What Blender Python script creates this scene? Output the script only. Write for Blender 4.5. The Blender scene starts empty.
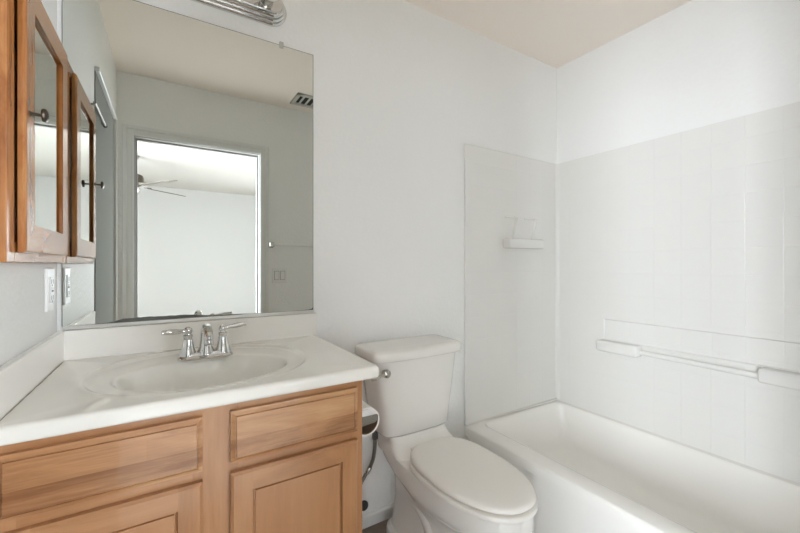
import bpy, bmesh, math, random
from mathutils import Vector, Matrix

random.seed(7)
PI = math.pi
sc = bpy.context.scene
COL = sc.collection

# ------------------------------------------------------------------ camera
YAW = math.radians(31.948)
cam_d = bpy.data.cameras.new('camera')
cam = bpy.data.objects.new('camera', cam_d)
COL.objects.link(cam)
cam.location = (0.27984, -1.47977, 1.1591)
cam.rotation_euler = (PI / 2, 0, -YAW)
cam_d.sensor_width = 36.0
cam_d.lens = 372.2 / 800 * 36.0
cam_d.shift_y = -0.0026
cam_d.clip_start = 0.01
sc.camera = cam

# ------------------------------------------------------------------ world and light
world = bpy.data.worlds.new('sky')
sc.world = world
world.use_nodes = True
bg = world.node_tree.nodes['Background']
bg.inputs[0].default_value = (0.80, 0.90, 1.0, 1)
bg.inputs[1].default_value = 1.0


def area(name, loc, rot, sx, sy, power, color=(1, 1, 1)):
    d = bpy.data.lights.new(name, 'AREA')
    d.shape = 'RECTANGLE'
    d.size, d.size_y, d.energy, d.color = sx, sy, power, color
    o = bpy.data.objects.new(name, d)
    o.location, o.rotation_euler = loc, rot
    COL.objects.link(o)
    return o


# added area lamps at unseen openings, aimed at the doorway to brighten the bathroom
def aim(loc, to):
    return (Vector(to) - Vector(loc)).to_track_quat('-Z', 'Y').to_euler()


for nm, loc, sx, sy, pw, spread in (
        ('fill_side_near', (-2.10, -2.30, 1.15), 0.8, 2.0, 195, 160),
        ('fill_side_middle', (-2.10, -3.12, 1.30), 0.7, 1.5, 84, 150),
        ('fill_side_wide', (-2.09, -3.15, 1.15), 2.4, 2.0, 55, 150),
        ('fill_far_left', (-1.25, -5.55, 1.35), 1.3, 1.3, 12, 110),
        ('fill_far_right', (2.42, -5.55, 1.35), 1.3, 1.3, 44, 110)):
    lo = area(nm, loc, aim(loc, (0.5, -1.5, 1.25)), sx, sy, pw, (0.912, 0.985, 1.075))
    lo.data.spread = math.radians(spread)

sc.view_settings.view_transform = 'Standard'
sc.view_settings.look = 'None'
sc.view_settings.gamma = 1.0
sc.view_settings.use_curve_mapping = False
sc.view_settings.exposure = 0.34
try:
    sc.cycles.use_denoising = True
    sc.cycles.max_bounces = 16
    sc.cycles.diffuse_bounces = 10
    sc.cycles.glossy_bounces = 8
    sc.cycles.sample_clamp_indirect = 6.0
    sc.cycles.caustics_reflective = True
    sc.cycles.blur_glossy = 0.5
except Exception:
    pass

# ------------------------------------------------------------------ materials


def lin(c):
    return tuple(((x / 255) / 12.92 if x / 255 <= 0.04045 else ((x / 255 + 0.055) / 1.055) ** 2.4) for x in c) + (1,)


def mat(name, rgb, rough=0.5, metal=0.0, coat=0.0, spec=0.5, ior=1.5):
    m = bpy.data.materials.new(name)
    m.use_nodes = True
    b = m.node_tree.nodes['Principled BSDF']
    b.inputs['Base Color'].default_value = lin(rgb)
    b.inputs['Roughness'].default_value = rough
    b.inputs['Metallic'].default_value = metal
    b.inputs['Coat Weight'].default_value = coat
    b.inputs['Coat Roughness'].default_value = 0.06
    b.inputs['Specular IOR Level'].default_value = spec
    b.inputs['IOR'].default_value = ior
    return m


def N(m, t, **kw):
    n = m.node_tree.nodes.new(t)
    for k, v in kw.items():
        setattr(n, k, v)
    return n


def bump_noise(m, scale, strength, dist=0.002, detail=3.0):
    nt = m.node_tree
    b = nt.nodes['Principled BSDF']
    tc = N(m, 'ShaderNodeTexCoord')
    nz = N(m, 'ShaderNodeTexNoise')
    nz.inputs['Scale'].default_value = scale
    nz.inputs['Detail'].default_value = detail
    bp = N(m, 'ShaderNodeBump')
    bp.inputs['Strength'].default_value = strength
    bp.inputs['Distance'].default_value = dist
    nt.links.new(tc.outputs['Object'], nz.inputs['Vector'])
    nt.links.new(nz.outputs['Fac'], bp.inputs['Height'])
    nt.links.new(bp.outputs['Normal'], b.inputs['Normal'])
    return m


def mottled(m, c1, c2, scale, detail=4.0):
    nt = m.node_tree
    b = nt.nodes['Principled BSDF']
    tc = N(m, 'ShaderNodeTexCoord')
    nz = N(m, 'ShaderNodeTexNoise')
    nz.inputs['Scale'].default_value = scale
    nz.inputs['Detail'].default_value = detail
    cr = N(m, 'ShaderNodeValToRGB')
    cr.color_ramp.elements[0].position = 0.3
    cr.color_ramp.elements[1].position = 0.7
    cr.color_ramp.elements[0].color = lin(c1)
    cr.color_ramp.elements[1].color = lin(c2)
    nt.links.new(tc.outputs['Object'], nz.inputs['Vector'])
    nt.links.new(nz.outputs['Fac'], cr.inputs['Fac'])
    nt.links.new(cr.outputs['Color'], b.inputs['Base Color'])
    return m


def wood(name, dark, mid, light, grain='z', strips=0.0, scale=1.0, rough=0.35, coat=0.3, contrast=1.0):
    """Straight-grained timber: long stretched noise along one axis, optional glued strips across it."""
    m = mat(name, mid, rough, 0, coat)
    nt = m.node_tree
    b = nt.nodes['Principled BSDF']
    tc = N(m, 'ShaderNodeTexCoord')
    mp = N(m, 'ShaderNodeMapping')
    k = {'x': (3.0, 17, 17), 'y': (17, 2.2, 17), 'z': (17, 17, 3.0)}[grain]
    mp.inputs['Scale'].default_value = tuple(v * scale for v in k)
    nz = N(m, 'ShaderNodeTexNoise')
    nz.inputs['Scale'].default_value = 1.0
    nz.inputs['Detail'].default_value = 6.0
    nz.inputs['Roughness'].default_value = 0.62
    nz.inputs['Distortion'].default_value = 0.6
    mp2 = N(m, 'ShaderNodeMapping')
    k2 = {'x': (10, 260, 260), 'y': (260, 10, 260), 'z': (260, 260, 10)}[grain]
    mp2.inputs['Scale'].default_value = k2
    nz2 = N(m, 'ShaderNodeTexNoise')
    nz2.inputs['Scale'].default_value = 1.0
    nz2.inputs['Detail'].default_value = 2.0
    mix = N(m, 'ShaderNodeMath', operation='MULTIPLY_ADD')
    mix.inputs[1].default_value = 0.16
    L = nt.links.new
    L(tc.outputs['Object'], mp.inputs['Vector'])
    L(tc.outputs['Object'], mp2.inputs['Vector'])
    L(mp.outputs['Vector'], nz.inputs['Vector'])
    L(mp2.outputs['Vector'], nz2.inputs['Vector'])
    L(nz2.outputs['Fac'], mix.inputs[0])
    L(nz.outputs['Fac'], mix.inputs[2])
    fac = mix.outputs[0]
    if strips:
        sep = N(m, 'ShaderNodeSeparateXYZ')
        L(tc.outputs['Object'], sep.inputs[0])
        snap = N(m, 'ShaderNodeMath', operation='MULTIPLY')
        snap.inputs[1].default_value = 1.0 / strips
        fl = N(m, 'ShaderNodeMath', operation='FLOOR')
        L(sep.outputs['Z' if grain == 'x' else 'X'], snap.inputs[0])
        L(snap.outputs[0], fl.inputs[0])
        wn0 = N(m, 'ShaderNodeTexWhiteNoise', noise_dimensions='1D')
        L(fl.outputs[0], wn0.inputs['W'])
        along = N(m, 'ShaderNodeMath', operation='MULTIPLY_ADD')
        along.inputs[1].default_value = 1.3
        L(sep.outputs['X' if grain == 'x' else 'Z'], along.inputs[0])
        off = N(m, 'ShaderNodeMath', operation='MULTIPLY')
        off.inputs[1].default_value = 7.0
        L(wn0.outputs['Value'], off.inputs[0])
        L(off.outputs[0], along.inputs[2])
        fl2 = N(m, 'ShaderNodeMath', operation='FLOOR')
        L(along.outputs[0], fl2.inputs[0])
        comb = N(m, 'ShaderNodeCombineXYZ')
        L(fl.outputs[0], comb.inputs[0])
        L(fl2.outputs[0], comb.inputs[1])
        wn = N(m, 'ShaderNodeTexWhiteNoise', noise_dimensions='3D')
        L(comb.outputs[0], wn.inputs['Vector'])
        ma = N(m, 'ShaderNodeMath', operation='MULTIPLY_ADD')
        ma.inputs[1].default_value = 0.17
        L(wn.outputs['Value'], ma.inputs[0])
        sub = N(m, 'ShaderNodeMath', operation='SUBTRACT')
        sub.inputs[1].default_value = 0.085
        L(fac, sub.inputs[0])
        L(sub.outputs[0], ma.inputs[2])
        fac = ma.outputs[0]
    cr = N(m, 'ShaderNodeValToRGB')
    e = cr.color_ramp.elements
    h = 0.22 / contrast
    e[0].position, e[0].color = 0.58 - h, lin(dark)
    e[1].position, e[1].color = 0.58 + h, lin(light)
    q = e.new(0.58)
    q.color = lin(mid)
    L(fac, cr.inputs['Fac'])
    L(cr.outputs['Color'], b.inputs['Base Color'])
    bp = N(m, 'ShaderNodeBump')
    bp.inputs['Strength'].default_value = 0.03
    bp.inputs['Distance'].default_value = 0.0006
    L(nz2.outputs['Fac'], bp.inputs['Height'])
    L(bp.outputs['Normal'], b.inputs['Normal'])
    return m


M = {}
M['wall'] = bump_noise(mat('wall_paint', (238, 238, 236), 0.6, spec=0.25), 62, 0.5, 0.005)
M['ceiling'] = bump_noise(mat('ceiling_paint', (246, 237, 228), 0.75, spec=0.15), 110, 0.25, 0.003)
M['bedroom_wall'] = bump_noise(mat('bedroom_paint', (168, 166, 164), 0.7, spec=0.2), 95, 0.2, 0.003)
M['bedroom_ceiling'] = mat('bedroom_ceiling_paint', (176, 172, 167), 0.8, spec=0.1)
M['trim'] = mat('trim_paint', (226, 227, 225), 0.35)
M['door'] = mat('slab_grey', (140, 141, 136), 0.85, spec=0.1)
M['marble'] = mat('cultured_marble', (243, 241, 236), 0.08, spec=0.55)
M['bisque'] = mottled(mat('cultured_marble_top', (226, 223, 212), 0.03, spec=0.6), (240, 238, 231), (243, 241, 235), 4)
M['porcelain'] = mat('porcelain', (233, 231, 226), 0.12, spec=0.5)
M['seat'] = mat('seat_plastic', (237, 234, 228), 0.3)
M['acrylic'] = mat('tub_acrylic', (245, 243, 238), 0.22, spec=0.45)
M['panel'] = mat('moulded_panel_plain', (231, 230, 226), 0.25, spec=0.4)
M['alu'] = mat('bright_aluminium', (226, 226, 224), 0.3, 1.0)
M['chrome'] = mat('chrome', (215, 215, 214), 0.07, 1.0)
M['nickel'] = mat('brushed_nickel', (190, 188, 182), 0.22, 1.0)
M['bronze'] = mat('dark_bronze', (92, 84, 76), 0.35, 0.9)
M['dark'] = mat('dark_gap', (40, 30, 24), 0.8)
M['plastic'] = mat('white_plastic', (232, 232, 230), 0.3)
M['slot'] = mat('outlet_slot', (70, 70, 68), 0.5)
M['globe'] = mat('opal_glass', (238, 236, 230), 0.15)
M['paper'] = mat('toilet_paper', (238, 237, 233), 0.9, spec=0.1)
M['card'] = mat('cardboard', (128, 108, 88), 0.9)
M['braid'] = mat('braided_steel', (140, 137, 130), 0.4, 0.7)
M['rubber'] = mat('grey_rubber', (60, 60, 60), 0.6)
M['carpet'] = bump_noise(mat('carpet', (224, 219, 211), 1.0, spec=0.0), 300, 0.6, 0.01)
M['clip'] = mat('clear_plastic_clip', (190, 190, 182), 0.2)
M['fanblade'] = mat('fan_blade', (84, 76, 70), 0.5)
M['caulk'] = mat('dirty_caulk', (150, 140, 126), 0.8)
M['caulkw'] = mat('white_caulk', (222, 219, 212), 0.7)
M['grille'] = mat('grille_paint', (205, 203, 196), 0.5)
M['slotdark'] = mat('duct_dark', (58, 57, 56), 0.8)

MAPLE = ((146, 98, 60), (176, 127, 86), (193, 148, 107))
M['maple_z'] = wood('maple_vertical', *MAPLE, grain='z', scale=0.7, contrast=0.75)
M['maple_x'] = wood('maple_horizontal', *MAPLE, grain='x', scale=0.7, contrast=0.75)
M['maple_strip'] = wood('maple_glued_strips', (134, 88, 52), (180, 131, 89), (203, 160, 117), grain='x', strips=0.042, scale=0.8, contrast=1.15)
M['maple_panel'] = wood('maple_panel', (162, 114, 74), (180, 131, 90), (193, 147, 106), grain='z', strips=0.075, scale=0.6, contrast=0.6)
OAK = ((128, 74, 36), (176, 114, 64), (204, 146, 92))
M['oak_z'] = wood('oak_vertical', *OAK, grain='z', scale=1.7, contrast=0.9, rough=0.13, coat=0.3)
M['oak_y'] = wood('oak_horizontal', *OAK, grain='y', scale=1.2, contrast=0.5, rough=0.13, coat=0.3)


def tile_material():
    """Moulded square-tile pattern: fine V-grooves every 117 mm, pressed into the white panel."""
    m = mat('moulded_tile_panel', (231, 230, 226), 0.25, spec=0.4)
    nt = m.node_tree
    L = nt.links.new
    b = nt.nodes['Principled BSDF']
    tc = N(m, 'ShaderNodeTexCoord')
    sep = N(m, 'ShaderNodeSeparateXYZ')
    L(tc.outputs['Object'], sep.inputs[0])
    hs = []
    for ax, off in (('X', 0.0), ('Y', 0.036), ('Z', 0.02)):
        a = N(m, 'ShaderNodeMath', operation='ADD')
        a.inputs[1].default_value = off
        L(sep.outputs[ax], a.inputs[0])
        p = N(m, 'ShaderNodeMath', operation='PINGPONG')
        p.inputs[1].default_value = 0.0585
        L(a.outputs[0], p.inputs[0])
        r = N(m, 'ShaderNodeMapRange')
        r.interpolation_type = 'SMOOTHSTEP'
        r.inputs['From Min'].default_value = 0.0
        r.inputs['From Max'].default_value = 0.0035
        L(p.outputs[0], r.inputs['Value'])
        hs.append((ax, r.outputs['Result']))
    g = N(m, 'ShaderNodeNewGeometry')
    sn = N(m, 'ShaderNodeSeparateXYZ')
    L(g.outputs['True Normal'], sn.inputs[0])
    # a groove along x does not show on a face that looks along x
    outs = []
    for (ax, h) in hs:
        ab = N(m, 'ShaderNodeMath', operation='ABSOLUTE')
        L(sn.outputs[ax], ab.inputs[0])
        mx = N(m, 'ShaderNodeMath', operation='MAXIMUM')
        gt = N(m, 'ShaderNodeMath', operation='GREATER_THAN')
        gt.inputs[1].default_value = 0.5
        L(ab.outputs[0], gt.inputs[0])
        L(gt.outputs[0], mx.inputs[0])
        L(h, mx.inputs[1])
        outs.append(mx.outputs[0])
    m1 = N(m, 'ShaderNodeMath', operation='MINIMUM')
    m2 = N(m, 'ShaderNodeMath', operation='MINIMUM')
    L(outs[0], m1.inputs[0])
    L(outs[1], m1.inputs[1])
    L(m1.outputs[0], m2.inputs[0])
    L(outs[2], m2.inputs[1])
    bp = N(m, 'ShaderNodeBump')
    bp.inputs['Strength'].default_value = 0.5
    bp.inputs['Distance'].default_value = 0.0012
    L(m2.outputs[0], bp.inputs['Height'])
    L(bp.outputs['Normal'], b.inputs['Normal'])
    return m


M['tile'] = tile_material()


def mirror_material(name, stain):
    m = mat(name, (226, 229, 225), 0.0, 1.0)
    if stain:
        nt = m.node_tree
        L = nt.links.new
        b = nt.nodes['Principled BSDF']
        tc = N(m, 'ShaderNodeTexCoord')
        sep = N(m, 'ShaderNodeSeparateXYZ')
        L(tc.outputs['Object'], sep.inputs[0])
        nz = N(m, 'ShaderNodeTexNoise')
        nz.inputs['Scale'].default_value = 26
        nz.inputs['Detail'].default_value = 5
        L(tc.outputs['Object'], nz.inputs['Vector'])
        # worn silvering: a dark band of uneven height along the lower left edge
        cv = N(m, 'ShaderNodeFloatCurve')
        c = cv.mapping.curves[0]
        pts = [(0.0, 0.06), (0.11, 0.08), (0.16, 0.16), (0.22, 0.56), (0.30, 0.60), (0.42, 0.52), (0.52, 0.30), (0.62, 0.16), (0.75, 0.10), (0.97, 0.12), (1.0, 0.5)]
        c.points[0].location = pts[0]
        c.points[1].location = pts[-1]
        for q in pts[1:-1]:
            c.points.new(*q)
        cv.mapping.update()
        sx = N(m, 'ShaderNodeMath', operation='MULTIPLY')
        sx.inputs[1].default_value = 1 / 0.781
        L(sep.outputs['X'], sx.inputs[0])
        L(sx.outputs[0], cv.inputs['Value'])
        h = N(m, 'ShaderNodeMath', operation='MULTIPLY')
        h.inputs[1].default_value = 0.026
        L(cv.outputs[0], h.inputs[0])
        h2 = N(m, 'ShaderNodeMath', operation='MULTIPLY')
        L(h.outputs[0], h2.inputs[0])
        nm = N(m, 'ShaderNodeMapRange')
        nm.inputs['To Min'].default_value = 0.7
        nm.inputs['To Max'].default_value = 1.25
        L(nz.outputs['Fac'], nm.inputs['Value'])
        L(nm.outputs['Result'], h2.inputs[1])
        lt = N(m, 'ShaderNodeMath', operation='LESS_THAN')
        L(sep.outputs['Z'], lt.inputs[0])
        L(h2.outputs[0], lt.inputs[1])
        mc = N(m, 'ShaderNodeMix', data_type='RGBA')
        mc.inputs['A'].default_value = lin((226, 229, 225))
        mc.inputs['B'].default_value = lin((96, 95, 92))
        L(lt.outputs[0], mc.inputs['Factor'])
        L(mc.outputs['Result'], b.inputs['Base Color'])
        mr = N(m, 'ShaderNodeMath', operation='MULTIPLY')
        mr.inputs[1].default_value = 0.45
        L(lt.outputs[0], mr.inputs[0])
        L(mr.outputs[0], b.inputs['Roughness'])
    return m


M['mirror'] = mirror_material('mirror_silver_worn', True)
M['mirror2'] = mirror_material('mirror_silver', False)


def floor_material():
    m = mat('floor_tile', (128, 112, 98), 0.4)
    nt = m.node_tree
    L = nt.links.new
    b = nt.nodes['Principled BSDF']
    tc = N(m, 'ShaderNodeTexCoord')
    br = N(m, 'ShaderNodeTexBrick')
    br.offset = 0.0
    br.inputs['Scale'].default_value = 1.0
    br.inputs['Brick Width'].default_value = 0.305
    br.inputs['Row Height'].default_value = 0.305
    br.inputs['Mortar Size'].default_value = 0.004
    br.inputs['Color1'].default_value = lin((128, 114, 100))
    br.inputs['Color2'].default_value = lin((118, 104, 92))
    br.inputs['Mortar'].default_value = lin((150, 142, 132))
    nz = N(m, 'ShaderNodeTexNoise')
    nz.inputs['Scale'].default_value = 14
    nz.inputs['Detail'].default_value = 6
    mx = N(m, 'ShaderNodeMix', data_type='RGBA')
    mx.blend_type = 'OVERLAY'
    mx.inputs['Factor'].default_value = 0.6
    L(tc.outputs['Object'], br.inputs['Vector'])
    L(tc.outputs['Object'], nz.inputs['Vector'])
    L(br.outputs['Color'], mx.inputs['A'])
    L(nz.outputs['Fac'], mx.inputs['B'])
    L(mx.outputs['Result'], b.inputs['Base Color'])
    return m


M['floor'] = floor_material()
gl = bpy.data.materials.new('window_glass')
gl.use_nodes = True
_b = gl.node_tree.nodes['Principled BSDF']
_b.inputs['Transmission Weight'].default_value = 1.0
_b.inputs['Roughness'].default_value = 0.0
_b.inputs['IOR'].default_value = 1.45
M['glass'] = gl

# ------------------------------------------------------------------ mesh helpers
ORIGIN = {}


def obj(name, bm, m, parent=None, origin=None, smooth=False, angle=35):
    """Link a world-space bmesh as ONE object; a part shares its thing's origin."""
    org = Vector(origin) if origin is not None else (ORIGIN[parent] if parent else Vector((0, 0, 0)))
    bmesh.ops.recalc_face_normals(bm, faces=bm.faces)
    bmesh.ops.translate(bm, verts=bm.verts, vec=-org)
    me = bpy.data.meshes.new(name)
    bm.to_mesh(me)
    bm.free()
    me.materials.append(M[m] if isinstance(m, str) else m)
    if smooth:
        me.polygons.foreach_set('use_smooth', [True] * len(me.polygons))
        me.set_sharp_from_angle(angle=math.radians(angle))
    o = bpy.data.objects.new(name, me)
    COL.objects.link(o)
    if parent:
        o.parent = parent
    else:
        o.location = org
    ORIGIN[o] = org
    return o


def tag(o, label, cat, group=None):
    o['label'], o['category'] = label, cat
    if group:
        o['group'] = group
    return o


def thing(name, label, cat, loc, group=None):
    o = bpy.data.objects.new(name, None)
    o.empty_display_size = 0.05
    COL.objects.link(o)
    o.location = loc
    ORIGIN[o] = Vector(loc)
    return tag(o, label, cat, group)


def struct(name, bm, m, smooth=False):
    o = obj(name, bm, m, smooth=smooth)
    o['kind'] = 'structure'
    return o


def box(bm, x0, x1, y0, y1, z0, z1, bev=0.0, seg=2, only=None):
    vs = [bm.verts.new((x, y, z)) for z in (z0, z1) for y in (y0, y1) for x in (x0, x1)]
    idx = [(0, 1, 3, 2), (4, 6, 7, 5), (0, 4, 5, 1), (2, 3, 7, 6), (0, 2, 6, 4), (1, 5, 7, 3)]
    fs = [bm.faces.new([vs[i] for i in f]) for f in idx]
    if bev > 0:
        es = set(e for f in fs for e in f.edges)
        if only:
            es = [e for e in es if only((e.verts[0].co + e.verts[1].co) / 2)]
        bmesh.ops.bevel(bm, geom=list(es), offset=bev, segments=seg, profile=0.5, affect='EDGES')
    return bm


def B():
    return bmesh.new()


def abox(*a, **k):
    return box(B(), *a, **k)


def loft(bm, rings, cap0=True, cap1=True, closed=True):
    vr = [[bm.verts.new(p) for p in r] for r in rings]
    n = len(vr[0])
    for a, b in zip(vr, vr[1:]):
        for i in range(n if closed else n - 1):
            j = (i + 1) % n
            try:
                bm.faces.new((a[i], a[j], b[j], b[i]))
            except ValueError:
                pass
    if cap0:
        bm.faces.new(vr[0][::-1])
    if cap1:
        bm.faces.new(vr[-1])
    return bm


def frame_of(d):
    d = d.normalized()
    u = d.orthogonal().normalized()
    return u, d.cross(u)


def tube(bm, pts, rad, n=16, caps=True):
    pts = [Vector(p) for p in pts]
    rs = rad if isinstance(rad, (list, tuple)) else [rad] * len(pts)
    rings = []
    u = None
    for i, p in enumerate(pts):
        d = (pts[min(i + 1, len(pts) - 1)] - pts[max(i - 1, 0)]).normalized()
        if u is None:
            u, v = frame_of(d)
        else:
            u = (u - d * u.dot(d)).normalized()
            v = d.cross(u)
        rings.append([p + (u * math.cos(2 * PI * k / n) + v * math.sin(2 * PI * k / n)) * rs[i] for k in range(n)])
    return loft(bm, rings, caps, caps)


def lathe(bm, c, prof, axis=(0, 0, 1), n=32):
    """prof: list of (radius, distance along axis)."""
    ax = Vector(axis).normalized()
    u, v = frame_of(ax)
    c = Vector(c)
    rings = [[c + ax * h + (u * math.cos(2 * PI * k / n) + v * math.sin(2 * PI * k / n)) * max(r, 1e-5) for k in range(n)] for r, h in prof]
    return loft(bm, rings)


def ball(bm, c, r, n=20, squash=(1, 1, 1)):
    g = bmesh.ops.create_uvsphere(bm, u_segments=n, v_segments=n // 2 + 2, radius=r)
    for v in g['verts']:
        v.co = Vector((v.co.x * squash[0], v.co.y * squash[1], v.co.z * squash[2])) + Vector(c)
    return bm


def spline(pts, n=8):
    """Catmull-Rom through the points."""
    P = [Vector(p) for p in pts]
    P = [2 * P[0] - P[1]] + P + [2 * P[-1] - P[-2]]
    out = []
    for i in range(1, len(P) - 2):
        for k in range(n):
            t = k / n
            a, b, c, d = P[i - 1], P[i], P[i + 1], P[i + 2]
            out.append(0.5 * ((2 * b) + (c - a) * t + (2 * a - 5 * b + 4 * c - d) * t * t + (3 * b - a - 3 * c + d) * t ** 3))
    out.append(P[-2])
    return out


def sup(n, th):
    c, s = math.cos(th), math.sin(th)
    return (math.copysign(abs(c) ** (2 / n), c), math.copysign(abs(s) ** (2 / n), s))


def prism(bm, pts2, a0, a1, axis='y'):
    f = {'y': lambda p, a: (p[0], a, p[1]), 'x': lambda p, a: (a, p[0], p[1]), 'z': lambda p, a: (p[0], p[1], a)}[axis]
    return loft(bm, [[f(p, a0) for p in pts2], [f(p, a1) for p in pts2]])


# ------------------------------------------------------------------ the room
CEIL = 2.404
XR = 2.376
YF = -1.524          # inner face of the wall with the doorway
YO = -1.640          # its bedroom face
DL, DR, DT = 0.096, 0.874, 2.0

struct('floor', abox(0, XR, YO, 0, -0.05, 0), 'floor')
struct('ceiling', abox(-0.1, XR + 0.1, YO, 0.1, CEIL, CEIL + 0.05), 'ceiling')
struct('wall_back', abox(-0.1, XR + 0.1, 0, 0.1, -0.05, CEIL), 'wall')
struct('wall_right', abox(XR, XR + 0.1, YO, 0, -0.05, CEIL), 'wall')

CY0, CY1, CT = -1.33, -0.672, 2.03
struct('wall_left', abox(-0.1, 0, YF, 0, -0.05, CEIL), 'wall')
# front wall with the doorway to the bedroom
bm = B()
box(bm, -2.3, DL - 0.012, YO, YF, -0.05, CEIL)
box(bm, DR + 0.012, 3.6, YO, YF, -0.05, CEIL)
box(bm, DL - 0.012, DR + 0.012, YO, YF, DT + 0.012, CEIL)
struct('wall_front', bm, 'wall')

# flat slab in one even grey, with white strips along two edges
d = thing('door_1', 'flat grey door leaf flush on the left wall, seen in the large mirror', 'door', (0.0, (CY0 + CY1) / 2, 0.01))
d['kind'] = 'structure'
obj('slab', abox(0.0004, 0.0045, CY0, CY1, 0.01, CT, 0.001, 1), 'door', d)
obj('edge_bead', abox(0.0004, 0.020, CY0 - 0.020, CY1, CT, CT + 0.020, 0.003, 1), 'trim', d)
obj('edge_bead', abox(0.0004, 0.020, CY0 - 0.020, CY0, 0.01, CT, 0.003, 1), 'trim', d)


def casing(name, plane_axis, at, out, a0, a1, top, w=0.062):
    """Door casing: stepped profile, two legs and a head with mitred look, on a wall plane."""
    bm = B()
    for (i0, i1, t) in ((0.0, w, 0.010), (w * 0.62, w, 0.017), (0.004, 0.014, 0.013)):
        for (p0, p1, z0, z1) in ((a0 - i1, a0 - i0, 0, top + i1), (a1 + i0, a1 + i1, 0, top + i1), (a0 - i0, a1 + i0, top + i0, top + i1)):
            lo, hi = sorted((at, at + out * t))
            if plane_axis == 'x':
                box(bm, lo, hi, p0, p1, z0, z1, 0.0015, 1)
            else:
                box(bm, p0, p1, lo, hi, z0, z1, 0.0015, 1)
    return struct(name, bm, 'trim')


casing('trim_1', 'y', YF, 1, DL - 0.004, DR + 0.004, DT + 0.004, 0.062)
casing('trim_2', 'y', YO, -1, DL - 0.004, DR + 0.004, DT + 0.004, 0.062)
# jamb lining with its stop
bm = B()
for (x0, x1, s0, s1) in ((DL - 0.012, DL, DL, DL + 0.009), (DR, DR + 0.012, DR - 0.009, DR)):
    box(bm, x0, x1, YO, YF, 0, DT + 0.012)
    box(bm, s0, s1, YO + 0.035, YO + 0.07, 0, DT - 0.009)
box(bm, DL, DR, YO, YF, DT, DT + 0.012)
box(bm, DL, DR, YO + 0.035, YO + 0.07, DT - 0.009, DT)
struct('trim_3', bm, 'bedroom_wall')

# baseboards
bm = B()
prism(bm, [(-0.0, 0), (-0.012, 0), (-0.012, 0.046), (-0.006, 0.056), (0, 0.056)], 0.745, 1.60, 'x')
struct('baseboard_back', bm, 'trim')
bm = B()
box(bm, DR + 0.07, 1.58, YF, YF + 0.012, 0, 0.056, 0.003)
struct('baseboard_front', bm, 'trim')

# the bedroom beyond the doorway
BX0, BX1, BY = -2.2, 3.5, -5.65
o = struct('floor', abox(BX0, BX1, BY, YO, -0.05, 0.0), 'carpet')
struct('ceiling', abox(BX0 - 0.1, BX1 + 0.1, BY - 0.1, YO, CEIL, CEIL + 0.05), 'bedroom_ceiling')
WY0, WY1, WZ0, WZ1 = -4.40, -1.85, 0.10, 2.10
bm = B()
box(bm, BX0 - 0.1, BX0, BY, WY0, -0.05, CEIL)
box(bm, BX0 - 0.1, BX0, WY1, YF, -0.05, CEIL)
box(bm, BX0 - 0.1, BX0, WY0, WY1, -0.05, WZ0)
box(bm, BX0 - 0.1, BX0, WY0, WY1, WZ1, CEIL)
struct('wall_bedroom_left', bm, 'wall')
struct('wall_bedroom_right', abox(BX1, BX1 + 0.1, BY, YF, -0.05, CEIL), 'wall')
VX0, VX1, VZ0, VZ1 = 1.72, 3.12, 0.65, 2.05
UX0, UX1 = -1.95, -0.55
bm = B()
box(bm, BX0 - 0.1, UX0, BY - 0.1, BY, -0.05, CEIL)
box(bm, UX1, VX0, BY - 0.1, BY, -0.05, CEIL)
box(bm, VX1, BX1 + 0.1, BY - 0.1, BY, -0.05, CEIL)
for (c0, c1) in ((UX0, UX1), (VX0, VX1)):
    box(bm, c0, c1, BY - 0.1, BY, -0.05, VZ0)
    box(bm, c0, c1, BY - 0.1, BY, VZ1, CEIL)
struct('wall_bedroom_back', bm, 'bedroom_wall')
w1 = thing('added_window_1', 'unseen white framed sliding glass door added for light in the bedroom side wall', 'window', (BX0 - 0.05, (WY0 + WY1) / 2, WZ0))  # unseen slider, added and sized to hold the side lamps
w1['kind'] = 'structure'
bm = B()
for a in ((WY0, WY0 + 0.04, WZ0, WZ1), (WY1 - 0.04, WY1, WZ0, WZ1), (WY0, WY1, WZ0, WZ0 + 0.04), (WY0, WY1, WZ1 - 0.04, WZ1)):
    box(bm, BX0 - 0.08, BX0 - 0.04, *a)
obj('window_frame', bm, 'trim', w1)
obj('pane', abox(BX0 - 0.064, BX0 - 0.058, WY0 + 0.04, WY1 - 0.04, WZ0 + 0.04, WZ1 - 0.04), 'glass', w1)
for nm, lab, c0, c1 in (('added_window_2', 'unseen white framed bedroom window added for light right of the fan', VX0, VX1), ('added_window_3', 'unseen white framed bedroom window added for light left of the fan', UX0, UX1)):  # far windows out of view, put in to light vanity and toilet
    w2 = thing(nm, lab, 'window', ((c0 + c1) / 2, BY - 0.05, VZ0))
    w2['kind'] = 'structure'
    bm = B()
    for a in ((c0, c0 + 0.04, VZ0, VZ1), (c1 - 0.04, c1, VZ0, VZ1), (c0, c1, VZ0, VZ0 + 0.04), (c0, c1, VZ1 - 0.04, VZ1)):
        box(bm, a[0], a[1], BY - 0.08, BY - 0.04, a[2], a[3])
    obj('window_frame', bm, 'trim', w2)
    obj('pane', abox(c0 + 0.04, c1 - 0.04, BY - 0.064, BY - 0.058, VZ0 + 0.04, VZ1 - 0.04), 'glass', w2)

# ------------------------------------------------------------------ bathtub
TX0, TX1, TY0, TY1, TZ = 1.600, 2.374, -1.522, -0.002, 0.315


def rim_z(x):
    return TZ - 0.018 * (x - TX0) / (TX1 - TX0)


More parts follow.
